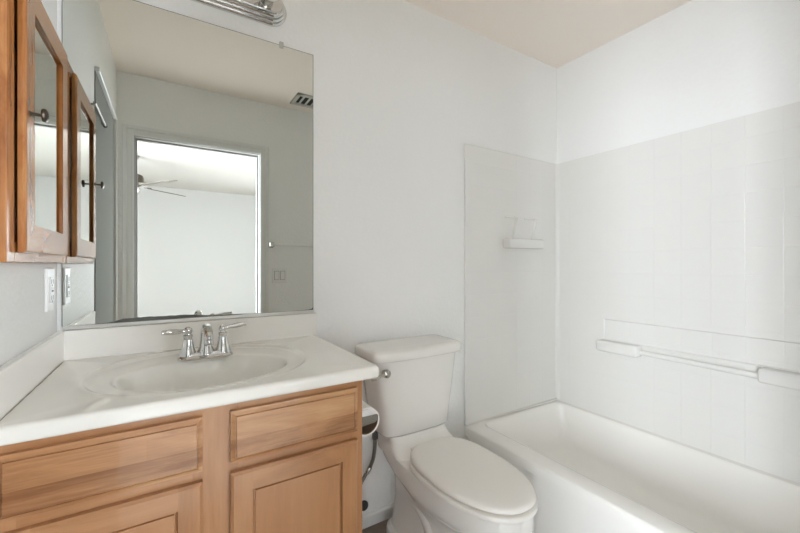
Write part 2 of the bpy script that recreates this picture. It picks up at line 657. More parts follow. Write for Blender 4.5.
def rrect(x0, x1, y0, y1, r, n=12):
    """Rounded rectangle, same vertex count for every radius."""
    out = []
    for (cx, cy, a0) in ((x1 - r, y1 - r, 0), (x0 + r, y1 - r, PI / 2), (x0 + r, y0 + r, PI), (x1 - r, y0 + r, 1.5 * PI)):
        for k in range(n + 1):
            a = a0 + PI / 2 * k / n
            out.append((cx + r * math.cos(a), cy + r * math.sin(a)))
    return out


tub = thing('bathtub', 'white alcove bathtub with flat apron along the right wall', 'bathtub', (1.99, -0.76, 0))


def tub_ring(x0, x1, y0, y1, r, z=None, dz=0.0):
    return [(x, y, (rim_z(x) + dz) if z is None else z) for x, y in rrect(x0, x1, y0, y1, r)]


ix0, ix1, iy0, iy1 = 1.706, 2.354, -1.45, -0.024
rings = [
    tub_ring(TX0 + 0.03, TX1, TY0, TY1, 0.004, dz=-0.05),
    tub_ring(TX0 + 0.001, TX1, TY0, TY1, 0.004, dz=-0.05),
    tub_ring(TX0, TX1, TY0, TY1, 0.004, dz=-0.014),
    tub_ring(TX0 + 0.004, TX1, TY0, TY1, 0.004, dz=-0.004),
    tub_ring(TX0 + 0.014, TX1, TY0, TY1, 0.004),
    tub_ring(ix0 - 0.014, ix1 + 0.006, iy0 - 0.014, iy1 + 0.008, 0.055),
    tub_ring(ix0 - 0.004, ix1 + 0.002, iy0 - 0.004, iy1 + 0.002, 0.052, dz=-0.004),
    tub_ring(ix0 + 0.003, ix1 - 0.002, iy0 + 0.004, iy1 - 0.003, 0.050, dz=-0.018),
    tub_ring(ix0 + 0.012, ix1 - 0.010, iy0 + 0.03, iy1 - 0.020, 0.052, z=0.22),
    tub_ring(ix0 + 0.030, ix1 - 0.030, iy0 + 0.09, iy1 - 0.055, 0.060, z=0.12),
    tub_ring(ix0 + 0.042, ix1 - 0.044, iy0 + 0.13, iy1 - 0.080, 0.070, z=0.085),
    tub_ring(ix0 + 0.065, ix1 - 0.068, iy0 + 0.17, iy1 - 0.110, 0.080, z=0.068),
    tub_ring(ix0 + 0.120, ix1 - 0.120, iy0 + 0.25, iy1 - 0.180, 0.090, z=0.062),
]
bm = B()
loft(bm, rings, False, True)
obj('basin', bm, 'acrylic', tub, smooth=True, angle=50)
# apron: the flat panel stands forward, its end near the toilet wall is set back with a soft curve
bm = B()
prof = []
ys = [TY0, -0.62, -0.46, -0.44, -0.425, -0.41, -0.39, -0.36, -0.20, TY1]
xs = [1.601, 1.601, 1.601, 1.602, 1.606, 1.613, 1.620, 1.623, 1.624, 1.624]
for z in (0.0, 0.02, 0.10, 0.20, 0.262, 0.268):
    prof.append([(x, y, z) for x, y in zip(xs, ys)])
prof.append([(1.601 + 0.4 * (x - 1.601), y, 0.285) for x, y in zip(xs, ys)])
prof.append([(1.601, y, 0.305) for y in ys])
loft(bm, prof, False, False, closed=False)
obj('apron', bm, 'acrylic', tub, smooth=True, angle=50)
bm = B()
lathe(bm, (2.03, -1.18, 0.062), [(0.035, 0.0), (0.035, 0.003), (0.028, 0.005), (0.0, 0.005)])
obj('drain', bm, 'chrome', tub, smooth=True)

# ------------------------------------------------------------------ tub surround
ST = 1.793
FR = 2.364            # face of the panel on the right wall
FB = -0.012           # face of the panel on the back wall
sur = thing('tub_surround', 'white moulded tile-pattern tub surround with soap shelf and grab bar', 'tub surround', (1.99, -0.76, TZ))
bm = B()
box(bm, 1.598, FR, FB, -0.0005, 0.3155, ST, 0.005, 2, only=lambda c: c.y < -0.006 and c.x < 2.0 or (c.z > 1.7 and c.y < -0.006))
obj('end_panel', bm, 'tile', sur)
bm = B()
box(bm, 1.598, FR, YF + 0.0005, YF + 0.012, 0.3155, ST, 0.005, 2, only=lambda c: c.y > YF + 0.006 and c.x < 2.0)
obj('end_panel', bm, 'tile', sur)
# long panel with the recessed band above the bar
RY0, RY1, RZ0, RZ1 = -1.30, -0.306, 0.735, 0.854
bm = B()
F0, F1 = -1.512, -0.012
zb = 0.2985
g = {}


def V(x, y, z):
    k = (round(x, 5), round(y, 5), round(z, 5))
    if k not in g:
        g[k] = bm.verts.new((x, y, z))
    return g[k]


yy = [F0, RY0, RY1, F1]
zz = [zb, RZ0, RZ1, ST]
for i in range(3):
    for j in range(3):
        if i == 1 and j == 1:
            continue
        bm.faces.new([V(FR, yy[i], zz[j]), V(FR, yy[i + 1], zz[j]), V(FR, yy[i + 1], zz[j + 1]), V(FR, yy[i], zz[j + 1])])
XI, sl = FR + 0.0085, 0.006
q = [(RY0, RZ0), (RY1, RZ0), (RY1, RZ1), (RY0, RZ1)]
qi = [(RY0 + sl, RZ0 + sl), (RY1 - sl, RZ0 + sl), (RY1 - sl, RZ1 - sl), (RY0 + sl, RZ1 - sl)]
for k in range(4):
    l = (k + 1) % 4
    bm.faces.new([V(FR, *q[k]), V(FR, *q[l]), V(XI, *qi[l]), V(XI, *qi[k])])
bm.faces.new([V(XI, *p) for p in qi])
XW = XR - 0.0005
for (a, b_) in (((F0, ST), (F1, ST)), ((F1, ST), (F1, zb)), ((F1, zb), (F0, zb)), ((F0, zb), (F0, ST))):
    bm.faces.new([V(XW, *a), V(XW, *b_), V(FR, *b_) if b_[0] in (F0, F1) else None, V(FR, *a)])
bmesh.ops.remove_doubles(bm, verts=bm.verts, dist=0.0001)
obj('long_panel', bm, 'tile', sur)
# corner cove where the two panels meet
bm = B()
pts = [(FR, FB), (FR, FB - 0.022)] + [(FR - 0.022 + 0.022 * math.cos(a), FB - 0.022 + 0.022 * math.sin(a)) for a in [PI / 2 * k / 8 for k in range(1, 8)]] + [(FR - 0.022, FB)]
prism(bm, pts, 0.3155, ST - 0.002, 'z')
obj('corner_cove', bm, 'panel', sur, smooth=True)
# soap shelf on the end panel
bm = B()
box(bm, 1.872, 2.168, -0.070, FB + 0.001, 1.250, 1.306, 0.012, 4)
ss = obj('soap_shelf', bm, 'panel', sur, smooth=True)
for (x0, x1) in ((1.890, 1.998), (2.052, 2.165)):
    # wedge-shaped pocket lips above the shelf
    bm = B()
    z0, z1 = 1.304, 1.43
    sec = [(x1 - 0.020, z1), (x1, z1), (x1, z0), (x1 - 0.052, z0)]
    loft(bm, [[(x, FB + 0.001, z) for x, z in sec], [(x + (0.006 if k in (0, 3) else -0.004), FB - 0.013, z - (0.004 if k in (0, 1) else 0)) for k, (x, z) in enumerate(sec)]])
    box(bm, x0, x1 - 0.012, FB - 0.007, FB + 0.001, z1 - 0.006, z1 + 0.004, 0.003, 2)
    obj('pocket_rib', bm, 'panel', ss, smooth=True, angle=30)
# the two blocks and the bar along the long wall
for (y0, y1) in ((-0.508, -0.296), (-1.20, -0.966)):
    bm = B()
    box(bm, 2.303, FR + 0.006, y0, y1, 0.681, 0.738, 0.010, 4)
    obj('bar_block', bm, 'panel', sur, smooth=True)
bm = B()
tube(bm, [(2.342, -0.505, 0.707), (2.342, -0.97, 0.700)], 0.0125, 20)
obj('grab_bar', bm, 'panel', sur, smooth=True)
# caulk bead on the tub rim
bm = B()
prism(bm, [(FB + 0.001, 0.3160), (FB - 0.007, 0.3160), (FB + 0.001, 0.3240)], 1.60, FR, 'x')
obj('caulk_bead', bm, 'caulkw', sur)
bm = B()
prism(bm, [(FR + 0.001, 0.2985), (FR - 0.007, 0.2985), (FR + 0.001, 0.308)], -1.50, FB, 'y')
obj('caulk_bead', bm, 'caulkw', sur)

# ------------------------------------------------------------------ toilet
TCX = 1.172
toi = thing('toilet', 'white two-piece toilet with closed lid standing between vanity and bathtub', 'toilet', (TCX, -0.35, 0))


def oval(cx, a, y0, y1, z, n=48, pw=2.3, pb=2.8):
    """Closed ring, y0 = front (toward camera), y1 = back; split so the back can be squarer."""
    ym = y0 + (y1 - y0) * 0.56
    out = []
    for k in range(n):
        th = 2 * PI * k / n
        p = pb if math.sin(th) > 0 else pw
        c, s = sup(p, th)
        out.append((cx + a * c, ym + ((y1 - ym) if s > 0 else (ym - y0)) * s, z))
    return out


BC = 1.192


def bowl_ring(a, y0, y1, z, rise=0.0, dx=0.0, **k):
    """Horizontal oval whose back end rises: the undercut below the rim climbs toward the tank."""
    return [(x, y, z + rise * max(0.0, (y + 0.31) / 0.26) ** 1.3) for x, y, z in oval(BC + dx, a, y0, y1, z, 72, **k)]


bm = B()
loft(bm, [
    bowl_ring(0.132, -0.560, -0.070, 0.0, 0, -0.012, pb=4),
    bowl_ring(0.132, -0.560, -0.070, 0.044, 0, -0.012, pb=4),
    bowl_ring(0.128, -0.554, -0.074, 0.056, 0, -0.012, pb=4),
    bowl_ring(0.110, -0.530, -0.080, 0.066, 0, -0.010, pb=4),
    bowl_ring(0.098, -0.510, -0.075, 0.110, 0, -0.008, pb=3.5),
    bowl_ring(0.092, -0.500, -0.070, 0.160, 0.010, -0.006, pb=3.2),
    bowl_ring(0.090, -0.505, -0.066, 0.198, 0.040, -0.004, pb=3.4),
    bowl_ring(0.096, -0.540, -0.060, 0.226, 0.075, 0, pb=4),
    bowl_ring(0.118, -0.620, -0.052, 0.262, 0.095, 0, pb=4.5),
    bowl_ring(0.140, -0.690, -0.046, 0.292, 0.100, 0, pb=5),
    bowl_ring(0.153, -0.722, -0.043, 0.312, 0.092, 0, pb=5),
    bowl_ring(0.156, -0.729, -0.042, 0.320, 0.084, 0, pb=5),
    bowl_ring(0.157, -0.731, -0.042, 0.330, 0.074, 0, pb=5),
    bowl_ring(0.157, -0.733, -0.042, 0.382, 0.022, 0, pb=5),
    bowl_ring(0.153, -0.729, -0.046, 0.391, 0.014, 0, pb=5),
])
bowl = obj('bowl', bm, 'porcelain', toi, smooth=True, angle=40)
# trapway bulge along the side of the foot
for sd in (-1, 1):
    bm = B()
    path = spline([(BC + sd * 0.048, -0.16, 0.17), (BC + sd * 0.056, -0.24, 0.205), (BC + sd * 0.060, -0.31, 0.205), (BC + sd * 0.062, -0.365, 0.150), (BC + sd * 0.064, -0.395, 0.070), (BC + sd * 0.064, -0.405, 0.010)], 6)
    tube(bm, path, [0.038] * len(path), 20)
    obj('trapway', bm, 'porcelain', bowl, smooth=True, angle=60)
# deck rising behind the seat to carry the tank
bm = B()


def deck(a, y0, y1, z, cx=BC):
    out = []
    for k in range(40):
        c, s = sup(5, 2 * PI * k / 40)
        out.append((cx + a * c, (y0 + y1) / 2 + (y1 - y0) / 2 * s, z))
    return out


loft(bm, [deck(0.154, -0.300, -0.043, 0.385), deck(0.1545, -0.275, -0.041, 0.400), deck(0.151, -0.248, -0.038, 0.410), deck(0.146, -0.222, -0.035, 0.424), deck(0.144, -0.204, -0.033, 0.440), deck(0.145, -0.196, -0.032, 0.4545, BC - 0.004)])
obj('tank_deck', bm, 'porcelain', bowl, smooth=True, angle=60)


def tank_ring(a, yf, yb, z, bow, cx, n=64, r=6.0):
    out = []
    for k in range(n):
        c, s = sup(r, 2 * PI * k / n)
        x = a * c
        y = (yf + yb) / 2 + (yb - yf) / 2 * s
        if s < 0:
            y -= bow * (1 - c * c) * -s
        out.append((cx + x, y, z))
    return out


T0 = 1.186
bm = B()
loft(bm, [
    tank_ring(0.140, -0.160, -0.030, 0.451, 0.004, T0),
    tank_ring(0.160, -0.184, -0.026, 0.455, 0.006, T0),
    tank_ring(0.167, -0.192, -0.024, 0.465, 0.008, T0),
    tank_ring(0.175, -0.199, -0.022, 0.540, 0.012, T0 - 0.003),
    tank_ring(0.189, -0.207, -0.020, 0.640, 0.014, T0 - 0.006),
    tank_ring(0.203, -0.214, -0.018, 0.740, 0.015, T0 - 0.010),
    tank_ring(0.209, -0.217, -0.018, 0.778, 0.015, T0 - 0.012),
])
tank = obj('tank', bm, 'porcelain', toi, smooth=True, angle=50)
LX = 1.174
bm = B()
loft(bm, [tank_ring(a_, f_, b_, z_, w_, LX, r=9.0) for a_, f_, b_, z_, w_ in (
    (0.210, -0.217, -0.016, 0.775, 0.014), (0.219, -0.227, -0.014, 0.777, 0.015), (0.223, -0.231, -0.013, 0.783, 0.016),
    (0.223, -0.231, -0.013, 0.806, 0.016), (0.220, -0.228, -0.014, 0.8135, 0.016), (0.213, -0.221, -0.018, 0.8185, 0.015), (0.200, -0.206, -0.03, 0.8205, 0.014), (0.120, -0.150, -0.060, 0.8215, 0.010))])
obj('tank_lid', bm, 'porcelain', toi, smooth=True, angle=60)
# flush lever
bm = B()
lathe(bm, (0.996, -0.214, 0.737), [(0.011, 0), (0.011, 0.010), (0.015, 0.012), (0.0165, 0.020), (0.0150, 0.028), (0.009, 0.033), (0, 0.034)], (0, -1, 0))
tube(bm, spline([(0.996, -0.236, 0.737), (0.970, -0.243, 0.735), (0.940, -0.247, 0.731), (0.925, -0.247, 0.729)], 5), [0.007] * 5 + [0.006] * 5 + [0.007] * 6, 14)
obj('flush_lever', bm, 'nickel', toi, smooth=True)


def seat_ring(a, y0, y1, z, k=0.0):
    return oval(BC + 0.001, a - k, y0 + k, y1 - k, z, 72, 2.15, 2.9)


bm = B()
loft(bm, [seat_ring(0.162, -0.742, -0.245, z, k) for z, k in ((0.3910, 0.020), (0.3965, 0.018), (0.3968, 0.004), (0.3985, 0.0), (0.4095, 0.0), (0.4120, 0.003), (0.4123, 0.014))])
obj('seat', bm, 'seat', toi, smooth=True, angle=60)
bm = B()
loft(bm, [seat_ring(0.157, -0.735, -0.243, z, k) for z, k in ((0.4115, 0.022), (0.4185, 0.018), (0.4188, 0.004), (0.4205, 0.0), (0.4285, 0.0), (0.4330, 0.003), (0.4360, 0.009), (0.4380, 0.020), (0.4396, 0.05), (0.4404, 0.09), (0.4407, 0.13))])
obj('seat_lid', bm, 'seat', toi, smooth=True, angle=60)
for s in (-1, 1):
    bm = B()
    tube(bm, [(BC + s * 0.066 - 0.018, -0.236, 0.4135), (BC + s * 0.066 + 0.018, -0.236, 0.4135)], 0.008, 16)
    box(bm, BC + s * 0.066 - 0.016, BC + s * 0.066 + 0.016, -0.248, -0.228, 0.392, 0.413, 0.004, 2)
    obj('hinge', bm, 'seat', toi, smooth=True)

# braided supply hose hanging from the tank to the shut-off valve on the wall
bm = B()
hose = spline([(1.022, -0.090, 0.430), (1.022, -0.088, 0.385), (1.020, -0.078, 0.335), (1.008, -0.066, 0.292), (0.990, -0.060, 0.262), (0.968, -0.058, 0.225), (0.968, -0.056, 0.192)], 8)
tube(bm, hose, 0.0078, 14)
hs = obj('supply_hose', bm, 'braid', toi, smooth=True)
bm = B()
lathe(bm, (1.022, -0.090, 0.422), [(0.011, 0), (0.0125, 0.004), (0.0125, 0.026), (0.010, 0.032)], n=8)
obj('coupling_nut', bm, 'slot', hs)
bm = B()
lathe(bm, (1.004, -0.0645, 0.284), [(0.0085, -0.014), (0.0095, -0.011), (0.0095, 0.011), (0.0085, 0.014)], (0.55, -0.1, 0.82), 16)
obj('ferrule', bm, 'nickel', hs, smooth=True)
sv = thing('shutoff_valve', 'small chrome shut-off valve low on the wall between vanity and toilet', 'valve', (0.968, -0.001, 0.160))
bm = B()
tube(bm, [(0.968, -0.001, 0.160), (0.968, -0.085, 0.160)], 0.010, 16)
tube(bm, [(0.968, -0.056, 0.160), (0.968, -0.056, 0.190)], 0.009, 16)
lathe(bm, (0.968, -0.001, 0.160), [(0.028, 0), (0.027, 0.004), (0.012, 0.010)], (0, -1, 0))
obj('valve_body', bm, 'chrome', sv, smooth=True)
bm = B()
lathe(bm, (0.968, -0.085, 0.160), [(0.006, 0), (0.019, 0.002), (0.021, 0.008), (0.018, 0.014), (0.0, 0.016)], (0, -1, 0), 12)
obj('valve_handle', bm, 'rubber', sv, smooth=True)

# ------------------------------------------------------------------ vanity
VXR, VF = 0.742, -0.538
van = thing('vanity_cabinet', 'light maple bathroom vanity cabinet with false drawers under a cream countertop', 'cabinet', (0.37, -0.27, 0))
for (x0, x1) in ((0.002, 0.020), (VXR - 0.018, VXR)):
    obj('side_panel', abox(x0, x1, VF + 0.02, -0.004, 0.0, 0.838), 'maple_z', van)
obj('bottom_panel', abox(0.020, VXR - 0.018, VF + 0.02, -0.004, 0.100, 0.116), 'maple_x', van)
bm = B()
box(bm, 0.020, VXR - 0.018, VF + 0.075, VF + 0.090, 0.0, 0.100)
obj('toe_kick', bm, 'maple_x', van)
for (x0, x1) in ((0.002, 0.046), (0.326, 0.420), (VXR - 0.046, VXR)):
    obj('frame_stile', abox(x0, x1, VF, VF + 0.02, 0.10, 0.838), 'maple_z', van)
for (x0, x1) in ((0.046, 0.326), (0.420, VXR - 0.046)):
    for (z0, z1) in ((0.805, 0.838), (0.665, 0.712), (0.10, 0.15)):
        obj('frame_rail', abox(x0, x1, VF + 0.0002, VF + 0.02, z0, z1), 'maple_x', van)


def chamfered(bm, x0, x1, z0, z1, yb, yf, ch=0.009, dep=0.006):
    loft(bm, [[(x0, yb, z0), (x1, yb, z0), (x1, yb, z1), (x0, yb, z1)],
              [(x0, yf + dep, z0), (x1, yf + dep, z0), (x1, yf + dep, z1), (x0, yf + dep, z1)],
              [(x0 + ch * .35, yf + dep * .85, z0 + ch * .35), (x1 - ch * .35, yf + dep * .85, z0 + ch * .35), (x1 - ch * .35, yf + dep * .85, z1 - ch * .35), (x0 + ch * .35, yf + dep * .85, z1 - ch * .35)],
              [(x0 + ch, yf + .0018, z0 + ch), (x1 - ch, yf + .0018, z0 + ch), (x1 - ch, yf + .0018, z1 - ch), (x0 + ch, yf + .0018, z1 - ch)],
              [(x0 + ch + .001, yf + .0042, z0 + ch + .001), (x1 - ch - .001, yf + .0042, z0 + ch + .001), (x1 - ch - .001, yf + .0042, z1 - ch - .001), (x0 + ch + .001, yf + .0042, z1 - ch - .001)],
              [(x0 + ch + .0028, yf + .0042, z0 + ch + .0028), (x1 - ch - .0028, yf + .0042, z0 + ch + .0028), (x1 - ch - .0028, yf + .0042, z1 - ch - .0028), (x0 + ch + .0028, yf + .0042, z1 - ch - .0028)],
              [(x0 + ch + .0034, yf, z0 + ch + .0034), (x1 - ch - .0034, yf, z0 + ch + .0034), (x1 - ch - .0034, yf, z1 - ch - .0034), (x0 + ch + .0034, yf, z1 - ch - .0034)]])


YD = VF - 0.0185
for (x0, x1) in ((0.021, 0.345), (0.402, 0.722)):
    bm = B()
    chamfered(bm, x0, x1, 0.702, 0.821, VF - 0.0005, YD)
    obj('drawer_front', bm, 'maple_strip', van)
    # shaker-style door: stiles run through, rails between them, flat panel set back
    z0, z1, st = 0.128, 0.679, 0.047
    yb = VF - 0.0005
    e = st - 0.002
    bm = B()
    chamfered(bm, x0 + e, x1 - e, z0 + e, z1 - e, VF - 0.004, YD + 0.0035, 0.0055, 0.005)
    dr = obj('door', bm, 'maple_panel', van)
    for (a0, a1) in ((x0, x0 + st), (x1 - st, x1)):
        bm = B()
        loft(bm, [[(a0, yb, z0), (a1, yb, z0), (a1, yb, z1), (a0, yb, z1)], [(a0, YD + .005, z0), (a1, YD + .005, z0), (a1, YD + .005, z1), (a0, YD + .005, z1)],
                  [(a0 + (.006 if a0 == x0 else 0), YD, z0 + .006), (a1 - (.006 if a1 == x1 else 0), YD, z0 + .006), (a1 - (.006 if a1 == x1 else 0), YD, z1 - .006), (a0 + (.006 if a0 == x0 else 0), YD, z1 - .006)]])
        obj('door_stile', bm, 'maple_z', dr)
    for (c0, c1, top) in ((z1 - st, z1, True), (z0, z0 + st, False)):
        bm = B()
        u0, u1 = (c0, c1 - .006) if top else (c0 + .006, c1)
        loft(bm, [[(x0 + st, yb, c0), (x1 - st, yb, c0), (x1 - st, yb, c1), (x0 + st, yb, c1)], [(x0 + st, YD + .005, c0), (x1 - st, YD + .005, c0), (x1 - st, YD + .005, c1), (x0 + st, YD + .005, c1)],
                  [(x0 + st, YD, u0), (x1 - st, YD, u0), (x1 - st, YD, u1), (x0 + st, YD, u1)]])
        obj('door_rail', bm, 'maple_x', dr)

# countertop with the integral oval basin
CTZ, CBZ = 0.874, 0.841
CX1, CY = 0.789, -0.562
SCX, SCY = 0.376, -0.322
SRX, SRY = 0.209, 0.156
top = thing('countertop', 'glossy cream cultured-marble countertop with integral oval sink and splashes', 'countertop', (SCX, -0.28, CBZ))
NTH = 320


def hit(fn, th):
    """Distance from the basin centre to where fn (negative inside) turns positive."""
    c, s = math.cos(th), math.sin(th)
    lo, hi = 0.0, 1.2
    for _ in range(42):
        mid = (lo + hi) / 2
        if fn(SCX + c * mid, SCY + s * mid) < 0:
            lo = mid
        else:
            hi = mid
    return SCX + c * lo, SCY + s * lo


def f_bowl(s):
    return lambda x, y: ((x - SCX) / (SRX * s)) ** 2 + ((y - SCY) / (SRY * s)) ** 2 - 1


def f_outer(k):
    return lambda x, y: abs((x - 0.376) / (0.270 + k)) ** 2.25 + abs((y + 0.292) / (0.236 + k)) ** 2.25 - 1


def f_rect(i, r=0.014):
    x0, x1, y0, y1 = 0.0005 + i, CX1 - i, CY + i, -0.0005 - i
    r = max(r - i * 0.3, 0.002)

    def f(x, y):
        qx = abs(x - (x0 + x1) / 2) - ((x1 - x0) / 2 - r)
        qy = abs(y - (y0 + y1) / 2) - ((y1 - y0) / 2 - r)
        return math.hypot(max(qx, 0), max(qy, 0)) + min(max(qx, qy), 0) - r
    return f


ths = [2 * PI * k / NTH for k in range(NTH)]
rings = []
for s in (0.10, 0.25, 0.40, 0.55, 0.68, 0.78, 0.86, 0.92, 0.96, 0.985, 1.0, 1.02, 1.045):
    if s <= 1:
        z = 0.855 - 0.125 * (1 - s ** 2.6)
        if s > 0.9:
            z = min(0.8655, z + (s - 0.9) * 0.085)
    else:
        z = 0.8655 + (s - 1) * 0.05
    rings.append([(*hit(f_bowl(s), t), z) for t in ths])
for k, z in ((-0.020, 0.8688), (-0.012, 0.8692), (-0.005, 0.8725), (-0.001, 0.8760), (0.003, 0.8771), (0.008, 0.8762), (0.015, 0.8741)):
    rings.append([(*hit(f_outer(k), t), z) for t in ths])
for i, z in ((0.011, 0.874), (0.007, 0.8733), (0.003, 0.8705), (0.0008, 0.866), (0.0, 0.860), (0.0, 0.848), (0.001, 0.844), (0.004, CBZ), (0.03, CBZ)):
    rings.append([(*hit(f_rect(i), t), z) for t in ths])
bm = B()
loft(bm, rings, True, False)
ctop = obj('sink_top', bm, 'bisque', top, smooth=True, angle=70)
bm = B()
box(bm, 0.019, 0.795, -0.020, -0.0008, CTZ - 0.001, 0.9620, 0.004, 3, only=lambda c: c.z > 0.95 or c.x > 0.7)
obj('backsplash', bm, 'marble', top)
bm = B()
box(bm, 0.0008, 0.019, CY + 0.008, -0.0008, CTZ - 0.001, 0.9620, 0.004, 3, only=lambda c: c.z > 0.95)
obj('side_splash', bm, 'marble', top)
bm = B()
pts = [(0.0200 + random.uniform(0, 0.0012), y) for y in [CY + 0.02 + 0.5 * k / 30 for k in range(31)]]
tube(bm, [(x, y, CTZ + 0.0003) for x, y in pts], [random.uniform(0.0004, 0.0014) for _ in pts], 8)
obj('joint_line', bm, 'caulk', top)
bm = B()
lathe(bm, (SCX, SCY, 0.7305), [(0.030, 0), (0.030, 0.002), (0.024, 0.0035), (0.020, 0.002), (0.018, 0.005), (0, 0.006)])
obj('drain', bm, 'chrome', top, smooth=True)

# faucet
FX, FY, FZ = 0.381, -0.165, 0.8695
fau = thing('faucet', 'chrome two-handle centerset faucet on the cream sink deck', 'faucet', (FX, FY, FZ))
bm = B()


def stadium(hx, r, z):
    out = []
    for k in range(48):
        a = 2 * PI * k / 48
        c, s = math.cos(a), math.sin(a)
        out.append((FX + math.copysign(hx, c) + r * c, FY + r * s, z))
    return out


loft(bm, [stadium(0.048, 0.030, FZ - 0.001), stadium(0.048, 0.030, FZ + 0.004), stadium(0.048, 0.027, FZ + 0.008), stadium(0.048, 0.024, FZ + 0.010), stadium(0.048, 0.022, FZ + 0.018), stadium(0.048, 0.020, FZ + 0.0195)])
obj('base_plate', bm, 'chrome', fau, smooth=True)
bm = B()
lathe(bm, (FX, FY, FZ + 0.012), [(0.027, 0), (0.026, 0.006), (0.0225, 0.012), (0.019, 0.022), (0.0165, 0.040), (0.0155, 0.058), (0.0150, 0.066)])
path = spline([(FX, FY, FZ + 0.070), (FX, FY - 0.006, FZ + 0.084), (FX, FY - 0.030, FZ + 0.095), (FX, FY - 0.066, FZ + 0.093), (FX, FY - 0.094, FZ + 0.082), (FX, FY - 0.104, FZ + 0.067)], 7)
tube(bm, path, [0.0155 - 0.004 * k / (len(path) - 1) for k in range(len(path))], 24)
sp = obj('spout', bm, 'chrome', fau, smooth=True)
bm = B()
lathe(bm, (FX, FY - 0.105, FZ + 0.068), [(0.0118, 0), (0.0122, 0.003), (0.0122, 0.010), (0.010, 0.013), (0, 0.013)], (0, -0.35, -0.94), 24)
obj('aerator', bm, 'chrome', sp, smooth=True)
for s in (-1, 1):
    hx = FX + s * 0.0485
    bm = B()
    lathe(bm, (hx, FY, FZ + 0.012), [(0.0245, 0), (0.0235, 0.005), (0.0195, 0.014), (0.0165, 0.028), (0.0140, 0.042), (0.0120, 0.053), (0.0132, 0.056), (0.0132, 0.060), (0.0095, 0.063), (0.009, 0.068)])
    hb = obj('handle', bm, 'chrome', fau, smooth=True)
    bm = B()
    cz = FZ + 0.0855
    ball(bm, (hx, FY, cz), 0.0125)
    dirv = Vector((s * 0.96, -0.22 if s < 0 else 0.0, 0.03 if s < 0 else 0.12)).normalized()
    prof = [(0.007, 0.008), (0.0056, 0.016), (0.0062, 0.022), (0.0078, 0.036), (0.0082, 0.048), (0.0072, 0.058), (0.0056, 0.062), (0.0070, 0.065), (0.0062, 0.070), (0, 0.0715)]
    lathe(bm, (hx, FY, cz), prof, dirv, 20)
    obj('lever', bm, 'chrome', hb, smooth=True)

# ------------------------------------------------------------------ wall mirror
mir = thing('wall_mirror', 'large frameless wall mirror above the vanity backsplash', 'mirror', (0.0, -0.003, 0.973))
bm = B()
box(bm, 0.013, 0.781, -0.006, -0.001, 0.973, 2.011)
obj('glass', bm, 'mirror', mir)
bm = B()
box(bm, 0.013, 0.786, -0.009, -0.0005, 0.9630, 0.9745, 0.002, 2)
obj('bottom_channel', bm, 'alu', mir)
for x in (0.125, 0.655):
    bm = B()
    box(bm, x - 0.008, x + 0.008, -0.009, -0.0005, 2.000, 2.026, 0.003, 2)
    obj('clip', bm, 'clip', mir, smooth=True)
# dark polished edge of the pane
for a in ((0.0115, 0.013, 0.974, 2.0125), (0.781, 0.7825, 0.974, 2.0125), (0.013, 0.781, 2.011, 2.0125)):
    obj('pane_edge', abox(a[0], a[1], -0.0058, -0.001, a[2], a[3]), 'slot', mir)

# ------------------------------------------------------------------ vanity light bar
lb = thing('vanity_light', 'chrome stepped vanity light bar with round bulbs above the mirror', 'light fixture', (0.38, 0, 2.135))
bm = B()


def stad(r, y):
    out = []
    x0, x1 = 0.155, 0.612
    for k in range(25):
        a = -PI / 2 + PI * k / 24
        out.append((x1 + r * math.cos(a), y, 2.137 + r * math.sin(a)))
    for k in range(25):
        a = PI / 2 + PI * k / 24
        out.append((x0 + r * math.cos(a), y, 2.137 + r * math.sin(a)))
    return out


loft(bm, [stad(0.062, -0.001), stad(0.062, -0.010), stad(0.058, -0.014), stad(0.055, -0.014), stad(0.054, -0.024), stad(0.050, -0.028), stad(0.047, -0.028), stad(0.046, -0.037), stad(0.042, -0.041), stad(0.038, -0.041), stad(0.036, -0.046), stad(0.032, -0.048)])
obj('back_plate', bm, 'chrome', lb, smooth=True, angle=25)
for x in (0.175, 0.383, 0.590):
    bm = B()
    lathe(bm, (x, -0.046, 2.132), [(0.024, 0), (0.024, 0.004), (0.021, 0.006), (0.021, 0.034), (0.023, 0.036), (0.023, 0.040), (0.0, 0.040)], (0, -1, 0))
    so = obj('socket', bm, 'nickel', lb, smooth=True)
    bm = B()
    lathe(bm, (x, -0.084, 2.132), [(0.014, 0), (0.018, 0.006)] + [(0.040 * math.sin(a), 0.044 - 0.040 * math.cos(a)) for a in [0.5 + (PI - 0.5) * k / 14 for k in range(15)]], (0, -1, 0))
    obj('bulb', bm, 'globe', so, smooth=True, angle=60)

# ------------------------------------------------------------------ medicine cabinet on the left wall
med = thing('medicine_cabinet', 'oak framed medicine cabinet with mirrored door on the left wall', 'cabinet', (0, -0.25, 1.163))
Z0, Z1 = 1.163, 1.782
for (y0, y1) in ((-0.492, -0.450), (-0.050, -0.010)):
    obj('frame_stile', abox(0.0005, 0.0218, y0, y1, Z0, Z1, 0.0015, 1), 'oak_z', med)
for z in (Z0, Z1 - 0.04):
    obj('frame_rail', abox(0.0005, 0.0216, -0.450, -0.050, z, z + 0.04, 0.0015, 1), 'oak_y', med)
bm = B()
box(bm, 0.0005, 0.006, -0.450, -0.050, Z0 + 0.04, Z1 - 0.04)
obj('back_board', bm, 'oak_z', med)
DY0, DY1, DZ0, DZ1 = -0.440, -0.068, 1.183, 1.761
xb, xf = 0.0238, 0.0363


